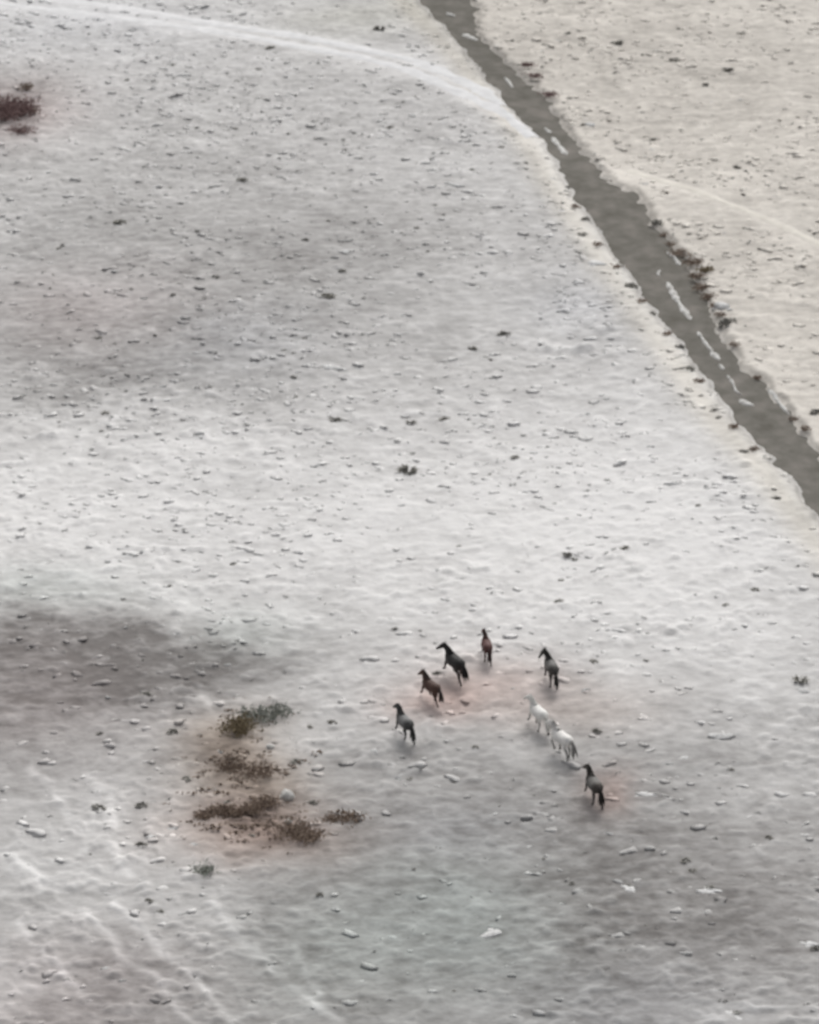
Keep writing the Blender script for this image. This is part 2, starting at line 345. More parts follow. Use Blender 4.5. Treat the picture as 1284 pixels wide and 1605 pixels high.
LUMPS = []
def crust_geo(seed):
    """a low crusted clump: a flat ragged core with fragments round it"""
    r = random.Random(seed); vs, fs, off = [], [], 0
    for q in range(7):
        v, f = lump_geo(seed * 9 + q, 2, r.uniform(.22, .42), 0.5)
        a, d, s = r.uniform(0, 6.28), (0.05 if q == 0 else r.uniform(.35, .85)), (.62 if q == 0 else r.uniform(.14, .34))
        v = v * np.array([s * r.uniform(.9, 1.5), s * .8, s * .9]) + np.array([d * math.cos(a), d * .7 * math.sin(a), 0]); vs.append(v); fs.append(f + off); off += len(v)
    return np.concatenate(vs), np.concatenate(fs)
for i in range(8):
    LUMPS.append(fast_mesh('snow_lump', *crust_geo(i + 1))); LUMPS[-1].materials.append(M_lump)
TUFTS = []
for i in range(6):
    TUFTS.append(mesh_from('tussock', *tuft_geo(50 + i), smooth=False)); TUFTS[-1].materials.append(M_tuft)
def spot(px, py):
    x, y = ground_at(px, py)
    for _ in range(3):
        z = float(H(np.array([x]), np.array([y]), False)[0]); k = (CAM_H - z) / CAM_H; x0, y0 = ground_at(px, py); x, y = x0 * k, y0 * k
    return x, y
def put(name, m, px, py, wpx, label, cat, group=None, squash=1.0, zs=1.0, sink=0.02, xy=None):
    x, y = spot(px, py) if xy is None else xy
    r = 0.5 * wpx / scale_at(py)
    o = link(name, m); o.location = (x, y, (Hs(x, y) if road_dist(np.array([x]), np.array([y]))[0] > -0.2 else road_z(x, y) + 0.03) - sink)
    o.scale = (r, r * squash, r * zs); o.rotation_euler = (0, 0, rng.uniform(-0.5, 0.5) + (3.14159 if rng.random() < .5 else 0))
    if name == 'snow_lump': o['tone'] = 0.62 + 0.5 * float(tone_and_tint(np.array([x]), np.array([y]))[0][0])
    return tag(o, label, cat, group)
G_T, G_L = 'dark tussocks dotted over the plain', 'frosted lumps dotted over the plain'
SPECIAL_T = [
 (890, 293, 13, 'small dark tussock on the left verge just above where the road bulges'), (918, 345, 18, 'dark tussock on left road edge, upper of a close pair'), (912, 368, 18, 'dark tussock just left of the road, lower of a close pair'),
 (990, 450, 26, 'big dark tussock against the left road edge below the wide bulge'), (1023, 492, 15, 'small tussock left of the road beside the upper end of the snow streak'),
 (1066, 545, 18, 'upright dark tussock touching the left edge of the road'), (1082, 580, 20, 'dark tussock left of road where a thin pale line ends'),
 (1030, 351, 26, 'dark tussock on right road edge under the bulge'), (1050, 345, 10, 'tiny dark tuft with pale rim right of the road bulge'), (1080, 367, 10, 'tiny lone dark tuft on the sandy ground right of the road'),
 (1140, 508, 40, 'widest dark tussock on the right road edge, under a pale mound'), (1278, 647, 24, 'dark brown tussock cut by the right picture edge'), (1156, 263, 18, 'dark tussock alone on the sandy plain right of the faint footpath'),
 (1141, 111, 22, 'dark low tussock near the top right on sandy ground'), (893, 156, 11, 'tiny tuft just right of the reddish road edge near the top'), (914, 197, 13, 'dark tuft beside a pale stone right of the upper road'),
 (790, 526, 26, 'darkest tussock of the middle plain, left of a pale drift ridge'), (741, 547, 17, 'small dark tussock left of and below the darkest middle tussock'),
 (640, 739, 42, 'wide dark tussock alone in the bright middle of the plain'), (525, 659, 24, 'flat dark tussock left of a spaced row of three in mid plain'), (644, 663, 20, 'flat tussock at the centre of a spaced row of three in mid plain'), (697, 658, 20, 'dark tussock at the right of a spaced row of three in mid plain'),
 (515, 465, 28, 'dark tussock with pale crest in the grey upper middle'), (188, 350, 24, 'broken grey tussock in the upper left plain'), (901, 877, 14, 'small dark tuft above the right-hand running horse'), (366, 885, 15, 'small dark tuft above the grey lower left patch'),
 (1184, 925, 17, 'dark tuft near the right edge below the mud road'), (1217, 781, 17, 'dark tuft left of the road where it leaves the picture'), (1166, 709, 18, 'tussock by the left road edge in its lower stretch'), (1127, 655, 12, 'small tuft on the left lip of the road below the snow patches'),
 (595, 47, 26, 'dark tussock with pale cap above the two-rut track'), (968, 69, 22, 'grey low tussock right of the road near the top'), (1056, 95, 22, 'grey low tussock between two others near the top right'), (424, 76, 20, 'grey tussock just below the two-rut track'), (380, 284, 22, 'dark flat tussock in the middle of the upper left plain'),
 (155, 1268, 26, 'dark tussock at the lower left beside pale streaks'), (233, 1413, 18, 'dark tuft among the pale streaks at the lower left'), (222, 1263, 24, 'faint grey tussock right of the dark lower left one'),
 (465, 1195, 22, 'dark tussock right of the scrubby brown patch'), (395, 1310, 12, 'tiny dark tuft on the bare brown earth'), (491, 1259, 18, 'dark tuft between the pale boulder and the right-hand scrub'), (521, 1134, 18, 'small dark tussock left of the grey horse with black neck'),
 (487, 1140, 14, 'small tuft right of the green and brown scrub'), (1112, 1392, 17, 'dark tuft in a pale hollow at the lower right'), (985, 1387, 10, 'tiny dark tuft on a pale lump below the rearmost horse'), (1156, 1588, 17, 'dark tuft in pale ring at the bottom edge, right'), (1278, 1487, 20, 'dark tuft in pale ring cut by the right picture edge'),
 (770, 1463, 11, 'tiny dark tuft on the pale lump at the bottom centre'), (1205, 1314, 18, 'dark tuft on the grey lower right ground'), (1075, 1350, 22, 'dark streaky tussock above the pale hollow at the lower right'), (1255, 1068, 30, 'wide grey tussock near the right edge level with the herd')]
for i, (px, py, w, lab) in enumerate(SPECIAL_T):
    put('tussock', TUFTS[i % 6], px, py, w * 1.1, lab, 'tussock', G_T, 0.8, 0.7)
SPECIAL_L = [
 (521, 577, 44, 'wide pale mound left of the centre of the plain', .9), (1130, 484, 44, 'rounded pale mound on the right edge of the road', 1.2), (985, 1394, 34, 'pale lump with a tiny dark tuft below the rearmost horse', .8), (1108, 1397, 44, 'pale rim of the hollow around a dark tuft, lower right', .6),
 (772, 1462, 40, 'pale lump with a tiny dark tuft at the bottom centre', .8), (1010, 1247, 36, 'pale lump right of the rearmost horse', .8), (1128, 1154, 42, 'pale cluster right of the white horses', .8), (1072, 1188, 28, 'pale lump below the cluster right of the white horses', .8),
 (270, 1298, 26, 'bright lump left of the scrubby brown patch', .8), (585, 1180, 22, 'bright lump left of the grey horse hooves', .7), (1150, 1592, 44, 'pale ring of crust at the bottom edge, right', .6), (1272, 1480, 36, 'pale ring of crust cut by the right picture edge', .6),
 (932, 413, 34, 'bright crest left of the road level with the ragged tufts', .7), (92, 358, 14, 'small bright lump at the left of the upper plain', .8), (648, 182, 18, 'bright lump below the two-rut track', .8), (614, 460, 20, 'bright lump in the grey upper middle', .8), (715, 290, 40, 'pale crusted mound left of the road in the upper plain', .8),
 (924, 198, 30, 'pale lump beside a dark tuft right of the upper road', .9), (1258, 1082, 34, 'pale lump under the wide grey tussock near the right edge', .7), (545, 395, 28, 'small pale crest in the upper middle of the plain', .7), (75, 270, 18, 'pale speck-like lump at the far left of the upper plain', .8), (290, 118, 30, 'bright flat lump below the left track', .6)]
for i, (px, py, w, lab, zs) in enumerate(SPECIAL_L):
    put('snow_lump', LUMPS[i % 8], px, py, w, lab, 'lump', G_L, 0.8, zs)['tone'] = 1.02

def blocked(x, y):
    x, y = np.asarray(x), np.asarray(y)
    b = road_dist(x, y) < 0.2
    for k in TRACKS: b |= seg_dist(x, y, TRACKS[k]) < 0.9
    return b
def scatter(n, seed, y0, y1, k=0.165):
    r = np.random.default_rng(seed); y = np.sqrt(r.uniform(y0 ** 2, y1 ** 2, n)); x = r.uniform(-1, 1, n) * k * y
    keep = ~blocked(x, y) & (r.random(n) < 0.5 + 0.9 * fbm(x, y, 7.0, 401, 2) + 0.1)
    return x[keep], y[keep]
def region(x, y):
    if x > road_edges(y)[1]: return 'on the sandy ground right of the road'
    py = 802.5 + F * math.tan(math.atan2(CAM_H, y) - R(PITCH))
    if py < 90 and x < 0: return 'beside the pale two-rut track'
    side = 'left' if x < 0 else 'right'
    if py < 600: return 'on the greyer upper plain, %s half' % side
    if py < 960: return 'on the bright middle of the plain, %s half' % side
    if py < 1280: return 'level with the horses, %s half' % side
    return 'on the grey near ground, %s half' % side
# single lumps and tussocks that can be told apart by eye
x, y = scatter(900, 21, 126, 281, 0.128)
for i in range(min(205, len(x))):
    py = 802.5 + F * math.tan(math.atan2(CAM_H, y[i]) - R(PITCH))
    w = 2 * scale_at(py) * np.clip(nrng.lognormal(-1.40, 0.38), 0.12, 0.55)
    put('snow_lump', LUMPS[i % 8], 0, py, w, 'small pale frosted lump, one of many ' + region(x[i], y[i]), 'lump', G_L, nrng.uniform(.5, .9), nrng.uniform(.6, 1.1), xy=(float(x[i]), float(y[i])))
x, y = scatter(900, 22, 126, 281, 0.128)
for i in range(min(150, len(x))):
    py = 802.5 + F * math.tan(math.atan2(CAM_H, y[i]) - R(PITCH))
    w = 2 * scale_at(py) * np.clip(nrng.lognormal(-1.45, 0.35), 0.11, 0.45)
    put('tussock', TUFTS[i % 6], 0, py, w, 'small dark grass tuft, one of many ' + region(x[i], y[i]), 'tussock', G_T, nrng.uniform(.6, 1.0), nrng.uniform(.5, .9), xy=(float(x[i]), float(y[i])))
# the uncounted rest
def stuff(name, geos, x, y, size, zscale, mat, label, cat, crust=None):
    vs, fs, off, cnt = [], [], 0, []
    z = H(x, y)
    for i in range(len(x)):
        v, f = geos[i % len(geos)]; a = nrng.uniform(-0.6, 0.6); s = size[i]; c_, s_ = math.cos(a), math.sin(a)
        q = v * np.array([s * 1.35, s * 0.8, s * zscale[i]]); q = np.stack([q[:, 0] * c_ - q[:, 1] * s_ + x[i], q[:, 0] * s_ + q[:, 1] * c_ + y[i], q[:, 2] + z[i] - 0.015], -1)
        vs.append(q); fs.append(f + off); off += len(v); cnt.append(len(v))
    m = fast_mesh(name, np.concatenate(vs), np.concatenate(fs))
    if crust is not None:
        c, t = tone_and_tint(x, y); c = np.clip(c + crust + 0.10 * nrng.standard_normal(len(c)), 0.05, 1.0)
        a = m.attributes.new('ground_tone', 'FLOAT', 'POINT'); a.data.foreach_set('value', np.repeat(c, cnt).astype(np.float32))
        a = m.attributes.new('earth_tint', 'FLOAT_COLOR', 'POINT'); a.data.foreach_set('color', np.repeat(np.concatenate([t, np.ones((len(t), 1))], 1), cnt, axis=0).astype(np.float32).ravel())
    return tag(link(name, m, mat), label, cat, kind='stuff')
x, y = scatter(18000, 31, 110, 325); kp = nrng.random(len(x)) < np.clip((y - 105) / 90, .30, 1.0); x, y = x[kp], y[kp]
stuff('clods', [lump_geo(k + 40, 2 if k < 5 else 1, 0.45, 0.75) for k in range(14)], x, y, np.clip(nrng.lognormal(-1.80, 0.46, len(x)), 0.07, 0.32), nrng.uniform(.45, .85, len(x)), M_ground, 'low pale clumps crusting the whole plain', 'clumps', crust=0.24)
def tri_tuft(k):
    v, f = tuft_geo(k, 9, wid=0.2); t = []
    for q in f: t += [q] if len(q) == 3 else [(q[0], q[1], q[2]), (q[0], q[2], q[3])]
    return np.array(v), np.array(t)
x, y = scatter(15000, 32, 110, 325); kp = nrng.random(len(x)) < np.clip((y - 140) / 110, .22, 1.0); x, y = x[kp], y[kp]
stuff('dry_grass', [tri_tuft(700 + k) for k in range(9)], x, y, np.clip(nrng.lognormal(-1.95, 0.35, len(x)), 0.07, 0.28), nrng.uniform(.25, .55, len(x)), M_wisp, 'tiny dark wisps of dry grass poking through the crust', 'grass')

# ------------------------------------------------------------------ scrub
def shrub(name, px, py, wpx, hgt, leafmat, twigmat, label, cat, group, seed, n=220, squash=0.7):
    x, y = spot(px, py); r0 = 0.5 * wpx / scale_at(py); r = random.Random(seed); hgt *= 1.3; n = int(n * 2.0)
    e = link(name, None); e.location = (x, y, Hs(x, y) - 0.03); tag(e, label, cat, group)
    vs, fs = [], []; tips = []
    for i in range(14):                                           # bent tapering stems
        a = r.uniform(0, 6.283); L = r.uniform(.5, 1.0); p0 = Vector((0.15 * r0 * math.cos(a), 0.15 * r0 * math.sin(a), -0.05))
        p2 = Vector((r0 * L * math.cos(a), r0 * squash * L * math.sin(a), hgt * r.uniform(.55, 1.0) * (1.1 - 0.4 * L))); p1 = p0.lerp(p2, .5) + Vector((0, 0, 0.14 * hgt))
        for j, (p, w) in enumerate(((p0, .022), (p1, .014), (p2, .004))):
            k = len(vs); vs += [p + Vector((w * math.cos(t), w * math.sin(t), 0)) for t in (0, 2.09, 4.19)]
            if j: fs += [(k - 3 + q, k - 3 + (q + 1) % 3, k + (q + 1) % 3, k + q) for q in range(3)]
        tips += [p1, p2, p2]
    link('stems', mesh_from('stems', vs, fs), twigmat, e)
    vs, fs = [], []
    for i in range(n):                                            # small leaves and twig ends in loose clumps
        t = r.choice(tips); p = t + Vector((r.gauss(0, .42) * r0, r.gauss(0, .46) * r0 * squash, r.gauss(0, .2) * hgt)); p.z = max(p.z, 0.02)
        s = r.uniform(.05, .12) * (0.7 + 0.5 * r0); d = Vector((r.gauss(0, 1), r.gauss(0, 1), r.gauss(.3, .8))).normalized(); q = d.orthogonal().normalized() * s * .5
        k = len(vs); vs += [p - d * s, p + q, p + d * s * 1.2, p - q]; fs.append((k, k + 1, k + 2, k + 3))
    link('foliage', mesh_from('foliage', vs, fs, False), leafmat, e)
    return e
G_S = 'scrub of the brown patch'
shrub('shrub', 372, 1148, 46, 0.62, M_olive, M_twig, 'olive brown bush at the top of the scrubby patch', 'shrub', G_S, 1, 320)
shrub('shrub', 402, 1128, 44, 0.60, M_green, M_twig, 'pale grey-green bush behind the olive brown bush', 'shrub', G_S, 2, 170)
shrub('shrub', 432, 1122, 40, 0.42, M_green, M_twig, 'grey-green bush to the right of the scrubby patch top', 'shrub', G_S, 3, 150)
shrub('shrub', 356, 1202, 50, 0.26, M_twig, M_twig, 'low grey-brown scrub in the middle of the patch, left', 'shrub', G_S, 4, 120)
shrub('shrub', 404, 1214, 50, 0.28, M_twig, M_twig, 'low grey-brown scrub in the middle of the patch, right', 'shrub', G_S, 5, 130)
for k, (px, py, w, h, lab) in enumerate(((322, 1280, 28, .22, 'leftmost low brown bush of the row on bare earth'), (345, 1276, 30, .3, 'second low brown bush of the row on bare earth'), (371, 1277, 32, .3, 'third low brown bush of the row on bare earth'),
                                         (395, 1276, 30, .3, 'fourth low brown bush of the row on bare earth'), (415, 1266, 34, .42, 'tall brown bush ending the row, left of the pale boulder'))):
    shrub('shrub', px, py, w, h, M_twig, M_twig, lab, 'shrub', G_S, 10 + k, 190, .55)
shrub('shrub', 455, 1308, 54, .36, M_twig, M_twig, 'wide brown bush below the pale boulder', 'shrub', G_S, 20, 220)
shrub('shrub', 484, 1318, 36, .36, M_twig, M_twig, 'dark brown bush at the lower right of the brown patch', 'shrub', G_S, 21, 160)
shrub('shrub', 518, 1285, 26, .2, M_twig, M_twig, 'small scrub plant with pale top right of the brown patch', 'shrub', G_S, 22, 80)
shrub('shrub', 550, 1286, 34, .26, M_twig, M_twig, 'arched grey-brown scrub at the far right of the brown patch', 'shrub', G_S, 23, 110)
shrub('shrub', 320, 1368, 28, .28, M_green, M_twig, 'small green bush below the brown patch', 'shrub', G_S, 24, 130)
lx, ly = [], []
for cx_, cy_, rx_, ry_, n_ in ((395, 1285, 85, 28, 190), (385, 1205, 55, 32, 110), (385, 1135, 40, 25, 60), (20, 185, 40, 25, 60)):
    for q in range(n_):
        a_, b_ = ground_at(cx_ + rx_ * nrng.standard_normal() * .7, cy_ + ry_ * nrng.standard_normal() * .7); lx.append(a_); ly.append(b_)
lx, ly = np.array(lx), np.array(ly)
stuff('scrub_litter', [tri_tuft(800 + k) for k in range(9)], lx, ly, np.clip(nrng.lognormal(-1.7, .4, len(lx)), .08, .4), nrng.uniform(.3, .7, len(lx)), M_twig, 'loose rusty-brown twigs and dead stems littering the scrubby patches', 'twigs')
G_R = 'reddish scrub at the left edge'
shrub('shrub', 2, 180, 76, 0.95, M_twig_red, M_twig_red, 'big reddish-brown bush cut by the left picture edge', 'shrub', G_R, 30, 900)
shrub('shrub', 34, 178, 40, .75, M_twig_red, M_twig_red, 'reddish bush right beside the one at the left edge', 'shrub', G_R, 31, 240)
shrub('shrub', 41, 142, 18, .5, M_twig, M_twig, 'round grey bush behind the reddish bushes', 'shrub', G_R, 32, 130)
shrub('shrub', 36, 208, 36, .35, M_twig_red, M_twig_red, 'low reddish scrub in front of the reddish bushes', 'shrub', G_R, 33, 150)
shrub('shrub', 54, 180, 14, .4, M_twig, M_twig, 'slim grey plant right of the reddish bushes', 'shrub', G_R, 34, 60)
G_E = 'ragged brown plants on the right road edge'
for k, (px, py, w, h, lab) in enumerate(((1066, 398, 30, .4, 'highest of the ragged brown plants along the right road edge'), (1086, 414, 26, .34, 'second ragged brown plant down the right road edge'), (1104, 426, 22, .3, 'brown plant leaning out furthest right from the road edge'),
                                         (1094, 436, 20, .3, 'fourth ragged brown plant down the right road edge'), (1102, 452, 22, .28, 'fifth ragged brown plant down the right road edge'), (1110, 466, 20, .3, 'lowest of the ragged brown plants, above the pale mound'))):
    shrub('roadside_plant', px, py, w, h, M_twig if k != 2 else M_olive, M_twig, lab, 'plant', G_E, 40 + k, 110)
for k, (px, py, w, lab) in enumerate(((826, 104, 18, 'upper reddish plant on the right edge of the upper road'), (838, 122, 20, 'middle reddish plant on the right edge of the upper road'), (862, 150, 24, 'lower reddish plant on the right edge of the upper road'))):
    shrub('roadside_plant', px, py, w, .25, M_twig_red, M_twig_red, lab, 'plant', 'reddish plants on the upper road edge', 50 + k, 90)

for px, py in ((1042, 366), (1052, 380), (1122, 482), (1130, 496), (1152, 542), (1188, 590), (1246, 656), (1262, 676)):
    shrub('roadside_plant', px, py, 15, .2, M_twig, M_twig, 'tiny brown plant, one of several on the right lip of the road', 'plant', 'tiny plants on the right lip of the road', px, 40)
for px, py in ((904, 326), (936, 386), (966, 420), (1008, 474), (1046, 526), (1096, 600), (1150, 672), (1182, 706)):
    shrub('roadside_plant', px, py, 14, .2, M_twig, M_twig, 'tiny brown plant, one of several on the left lip of the road', 'plant', 'tiny plants on the left lip of the road', px, 40)
# pale boulder in the scrub
v, f = lump_geo(77, 3, 1.0, 0.22); m = fast_mesh('boulder', v, f)
put('boulder', m, 450, 1250, 24, 'pale upright boulder among the brown scrub', 'boulder', zs=1.15).data.materials.append(M_stone)
v, f = lump_geo(78, 2, 0.7, 0.22); m = fast_mesh('stone', v, f)
put('stone', m, 453, 1291, 12, 'small white stone on the wide brown bush', 'stone', zs=1.2, sink=-0.12).data.materials.append(M_stone)
v, f = lump_geo(79, 2, 0.7, 0.25); m = fast_mesh('stone', v, f)
put('stone', m, 423, 1171, 14, 'small white stone between the bushes and the low scrub', 'stone', zs=1.0).data.materials.append(M_stone)

# ------------------------------------------------------------------ snow left between the wheel ruts
def snow_patch(pts, hw_px, label, seed, on_road=True):
    p = resample([spot(*q) for q in pts], 0.12); s = scale_at(pts[0][1]); hw = hw_px / s
    d = np.gradient(p, axis=0); d /= np.linalg.norm(d, axis=1)[:, None] + 1e-9; n = np.stack([-d[:, 1], d[:, 0]], 1)
    u = np.linspace(0, 1, len(p)); wv = hw * np.sqrt(np.clip(1 - (2 * u - 1) ** 4, 0.02, 1)) * (1 + 0.7 * fbm(p[:, 0], p[:, 1], 0.5, seed, 2))
    t = np.array([-1, -.7, -.25, .25, .7, 1.0]); prof = np.array([-.05, .03, .06, .06, .03, -.05])
    X = (p[:, 0][:, None] + n[:, 0][:, None] * t * wv[:, None]).ravel(); Y = (p[:, 1][:, None] + n[:, 1][:, None] * t * wv[:, None]).ravel()
    Z = H(X, Y, False) - ROAD_DROP + 0.02 + np.repeat(np.sqrt(np.clip(1 - (2 * u - 1) ** 6, 0, 1)), 6) * np.tile(prof + .03, len(p)) - 0.02
    if not on_road: Z = np.maximum(Z, H(X, Y) + np.tile(prof, len(p)))
    c = np.array([X.mean(), Y.mean(), Z.min()]); m = grid_mesh('snow_patch', np.stack([X, Y, Z], -1) - c, len(p), 6)
    o = link('snow_patch', m, M_snow); o.location = c
    return tag(o, label, 'snow patch', 'snow left along the middle of the road')
for k, (pts, hw, lab) in enumerate((
 ([(1046, 438), (1062, 468), (1083, 497)], 5.5, 'longest white snow streak along the middle of the road'), ([(1094, 516), (1108, 537), (1118, 548)], 3.4, 'thin snow streak just below the longest one on the road'), ([(1114, 548), (1121, 553), (1128, 561)], 5, 'short snow patch at the lower end of the thin streak'),
 ([(1128, 567), (1131, 571), (1134, 575)], 4, 'small round snow spot on the lower road'), ([(1140, 584), (1149, 596), (1154, 610), (1164, 616)], 2.6, 'crooked thin snow line on the lower road'), ([(1160, 622), (1171, 629), (1182, 632)], 6, 'wide snow patch at the lower end of the road snow'),
 ([(1114, 624), (1124, 628), (1134, 629)], 4.5, 'snow patch on the left lip of the lower road'), ([(1204, 606), (1220, 626), (1238, 646)], 4.0, 'snow sliver along the right edge of the lower road'), ([(866, 211), (876, 225), (889, 239)], 4.5, 'bright snow streak on the upper road'),
 ([(854, 197), (859, 202), (864, 205)], 3.5, 'small snow spot above the bright streak on the upper road'), ([(726, 50), (737, 55), (748, 60)], 6, 'snow patch on the road near the top edge'), ([(700, 17), (707, 20), (714, 22)], 4, 'faint snow patch on the road at the top edge'),
 ([(1046, 391), (1056, 398), (1066, 412)], 3.4, 'thin snow sliver left of the ragged brown plants'), ([(1036, 420), (1030, 424), (1034, 430)], 3.0, 'small faint snow spot above the longest road streak'), ([(791, 118), (797, 124), (804, 134)], 2.6, 'faint thin snow line on the upper road by the track junction'))):
    snow_patch(pts, hw, lab, 500 + k, k not in (7,) )

# ------------------------------------------------------------------ horses
def loft(bm, secs, seg=14):
    """secs: (centre, half height in the plane of travel, half width across)"""
    P = [Vector(s[0]) for s in secs]; rings = []
    for i, s in enumerate(secs):
        t = (P[min(i + 1, len(P) - 1)] - P[max(i - 1, 0)]).normalized(); lat = Vector((0, 1, 0)); lat = (lat - t * lat.dot(t)).normalized(); up = lat.cross(t) * -1
        rings.append([bm.verts.new(P[i] + up * (s[1] * math.cos(a)) + lat * (s[2] * math.sin(a))) for a in [6.28318 * k / seg for k in range(seg)]])
    for a, b in zip(rings[:-1], rings[1:]):
        for k in range(seg): bm.faces.new((a[k], a[(k + 1) % seg], b[(k + 1) % seg], b[k]))
    bm.faces.new(rings[0][::-1]); bm.faces.new(rings[-1])
def chain(p, segs):
    """joints of a leg: (length, degrees forward of straight down)"""
    out = [Vector(p)]
    for L, a in segs: out.append(out[-1] + Vector((math.sin(R(a)) * L, 0, -math.cos(R(a)) * L)))
    return out
POSES = {   # near fore, off fore, near hind, off hind; then neck raise, head pitch
 'canter': dict(fl=(28, 10, 40), fr=(-4, -14, 10), hl=(34, -18, 12, 30), hr=(2, -46, -14, -20), neck=46, head=-36),
 'gallop': dict(fl=(34, 14, 40), fr=(14, -44, -50), hl=(8, -50, -22, -35), hr=(40, -8, 22, 40), neck=50, head=-40),
 'trot':   dict(fl=(30, -38, -30), fr=(-12, -22, 0), hl=(14, -42, -10, -10), hr=(36, -30, 0, 25), neck=40, head=-34),
 'walk':   dict(fl=(12, 2, 30), fr=(-10, -16, 5), hl=(26, -28, 4, 22), hr=(12, -42, -8, -5), neck=66, head=-72)}
def horse(label, px, py, heading, scale, pose, coat, points, hair, turn=0.0, seed=0, flank_coat=None):
    P = POSES[pose]; bm = bmesh.new()
    loft(bm, [((-.80, 0, 1.11), .10, .08), ((-.76, 0, 1.13), .20, .18), ((-.64, 0, 1.14), .28, .27), ((-.45, 0, 1.12), .31, .31), ((-.22, 0, 1.07), .31, .32), ((.02, 0, 1.04), .335, .335),
              ((.24, 0, 1.04), .35, .31), ((.42, 0, 1.07), .35, .27), ((.56, 0, 1.08), .30, .225), ((.66, 0, 1.09), .21, .17), ((.71, 0, 1.09), .11, .09)])
    na = R(P['neck']); nl = .52; n0 = Vector((.44, 0, 1.22)); tl = math.tan(R(turn))
    nk = [n0 + Vector((math.cos(na * k ** .6) * nl * t, tl * nl * t * t * .7, math.sin(na) * nl * t)) for t, k in ((0, .8), (.3, .9), (.6, 1), (.85, 1), (1.0, 1))]
    loft(bm, [(nk[0], .33, .185), (nk[1], .275, .155), (nk[2], .22, .125), (nk[3], .175, .105), (nk[4], .14, .09)])
    ha = R(P['head']); hd = Vector((math.cos(ha) * math.cos(R(turn)), math.sin(R(turn)), math.sin(ha))); poll = nk[4] + Vector((-.02, 0, .02))
    hp = [poll + hd * t for t in (-.08, .04, .16, .32, .46, .56, .60)]
    loft(bm, [(hp[0], .06, .05), (hp[1], .125, .095), (hp[2], .135, .10), (hp[3], .098, .075), (hp[4], .072, .06), (hp[5], .062, .055), (hp[6], .03, .03)])
    for s in (-1, 1):                                                  # ears
        b = poll + Vector((-.01, .06 * s, .09)); loft(bm, [(b, .035, .025), (b + Vector((.01, .015 * s, .08)), .028, .018), (b + Vector((.02, .02 * s, .15)), .006, .005)], 8)
    hooves = []; front, hind = [], []
    for s, k in ((1, 'fl'), (-1, 'fr')):
        a = P[k]; j = chain((.44, .145 * s, .92), ((.32, a[0]), (.26, a[1]), (.12, a[2])))
        top = Vector((.44, .12 * s, 1.10)); loft(bm, [(top, .17, .08), (j[0], .15, .105), (j[0].lerp(j[1], .55), .105, .085), (j[1], .078, .07), (j[1].lerp(j[2], .5), .056, .052), (j[2], .06, .056), (j[3], .052, .054)], 10)
        hooves.append((j[2], j[3]))
    for s, k in ((1, 'hl'), (-1, 'hr')):
        a = P[k]; j = chain((-.52, .15 * s, 1.10), ((.32, a[0]), (.35, a[1]), (.28, a[2]), (.12, a[3])))
        loft(bm, [(j[0] + Vector((-.02, -.02 * s, .12)), .22, .10), (j[0], .22, .115), (j[0].lerp(j[1], .6), .185, .10), (j[1], .14, .085), (j[1].lerp(j[2], .5), .105, .07), (j[2], .075, .056), (j[2].lerp(j[3], .5), .052, .044), (j[3], .054, .05), (j[4], .046, .048)], 10)
        hooves.append((j[3], j[4]))
    low = min(h[1].z for h in hooves) - 0.06
    me = bpy.data.meshes.new('body'); bm.normal_update(); bm.to_mesh(me); bm.free()
    tmp = bpy.data.objects.new('tmp', me); C.objects.link(tmp)
    md = tmp.modifiers.new('r', 'REMESH'); md.mode = 'VOXEL'; md.voxel_size = 0.022; md.use_smooth_shade = True
    ms = tmp.modifiers.new('s', 'SMOOTH'); ms.iterations = 5; ms.factor = 0.5
    dg = bpy.context.evaluated_depsgraph_get(); body = bpy.data.meshes.new_from_object(tmp.evaluated_get(dg)); bpy.data.objects.remove(tmp); body.name = 'body'
    co = np.empty(len(body.vertices) * 3, np.float32); body.vertices.foreach_get('co', co); co = co.reshape(-1, 3)
    k = sstep(.80, .50, co[:, 2] - low) + 0.8 * sstep(.42, .56, (co - np.array(poll)) @ np.array(hd)) * (co[:, 0] > .8)
    k = np.clip(k + 0.12 * fbm(co[:, 0] + seed, co[:, 2] + co[:, 1], .12, 5, 2), 0, 1)[:, None]
    if flank_coat is not None:                                              # paler flanks and barrel of the grey horses
        f2 = (sstep(.55, .1, np.abs(co[:, 0] + .10)) * sstep(.75, .85, co[:, 2] - low))[:, None]; base = np.array(coat) * (1 - f2) + np.array(flank_coat) * f2
    else: base = np.array(coat)[None, :]
    col = base * (1 - k) + np.array(points) * k
    a = body.color_attributes.new('coat', 'FLOAT_COLOR', 'POINT'); a.data.foreach_set('color', np.concatenate([col, np.ones((len(co), 1))], 1).astype(np.float32).ravel())
    body.polygons.foreach_set('use_smooth', [True] * len(body.polygons))
    e = link('horse', None)
    fx, fy = spot(px, py); fw = Vector((-math.sin(R(heading)), math.cos(R(heading)), 0)); loc = Vector((fx, fy, 0)) + fw * 0.62 * scale
    hs_ = [Hs(loc.x + fw.x * q * scale, loc.y + fw.y * q * scale) for q in (-.6, -.4, .4, .7)]
    e.location = (loc.x, loc.y, sorted(hs_)[1] + 0.01); e.rotation_euler = (0, 0, R(90 + heading)); e.scale = (scale,) * 3
    tag(e, label, 'horse', 'horses of the running herd')
    off = (0, 0, -low)
    link('body', body, M_coat, e).location = off
    hm = hair_mat(hair); bm = bmesh.new(); r = random.Random(seed)     # mane: locks falling from the crest
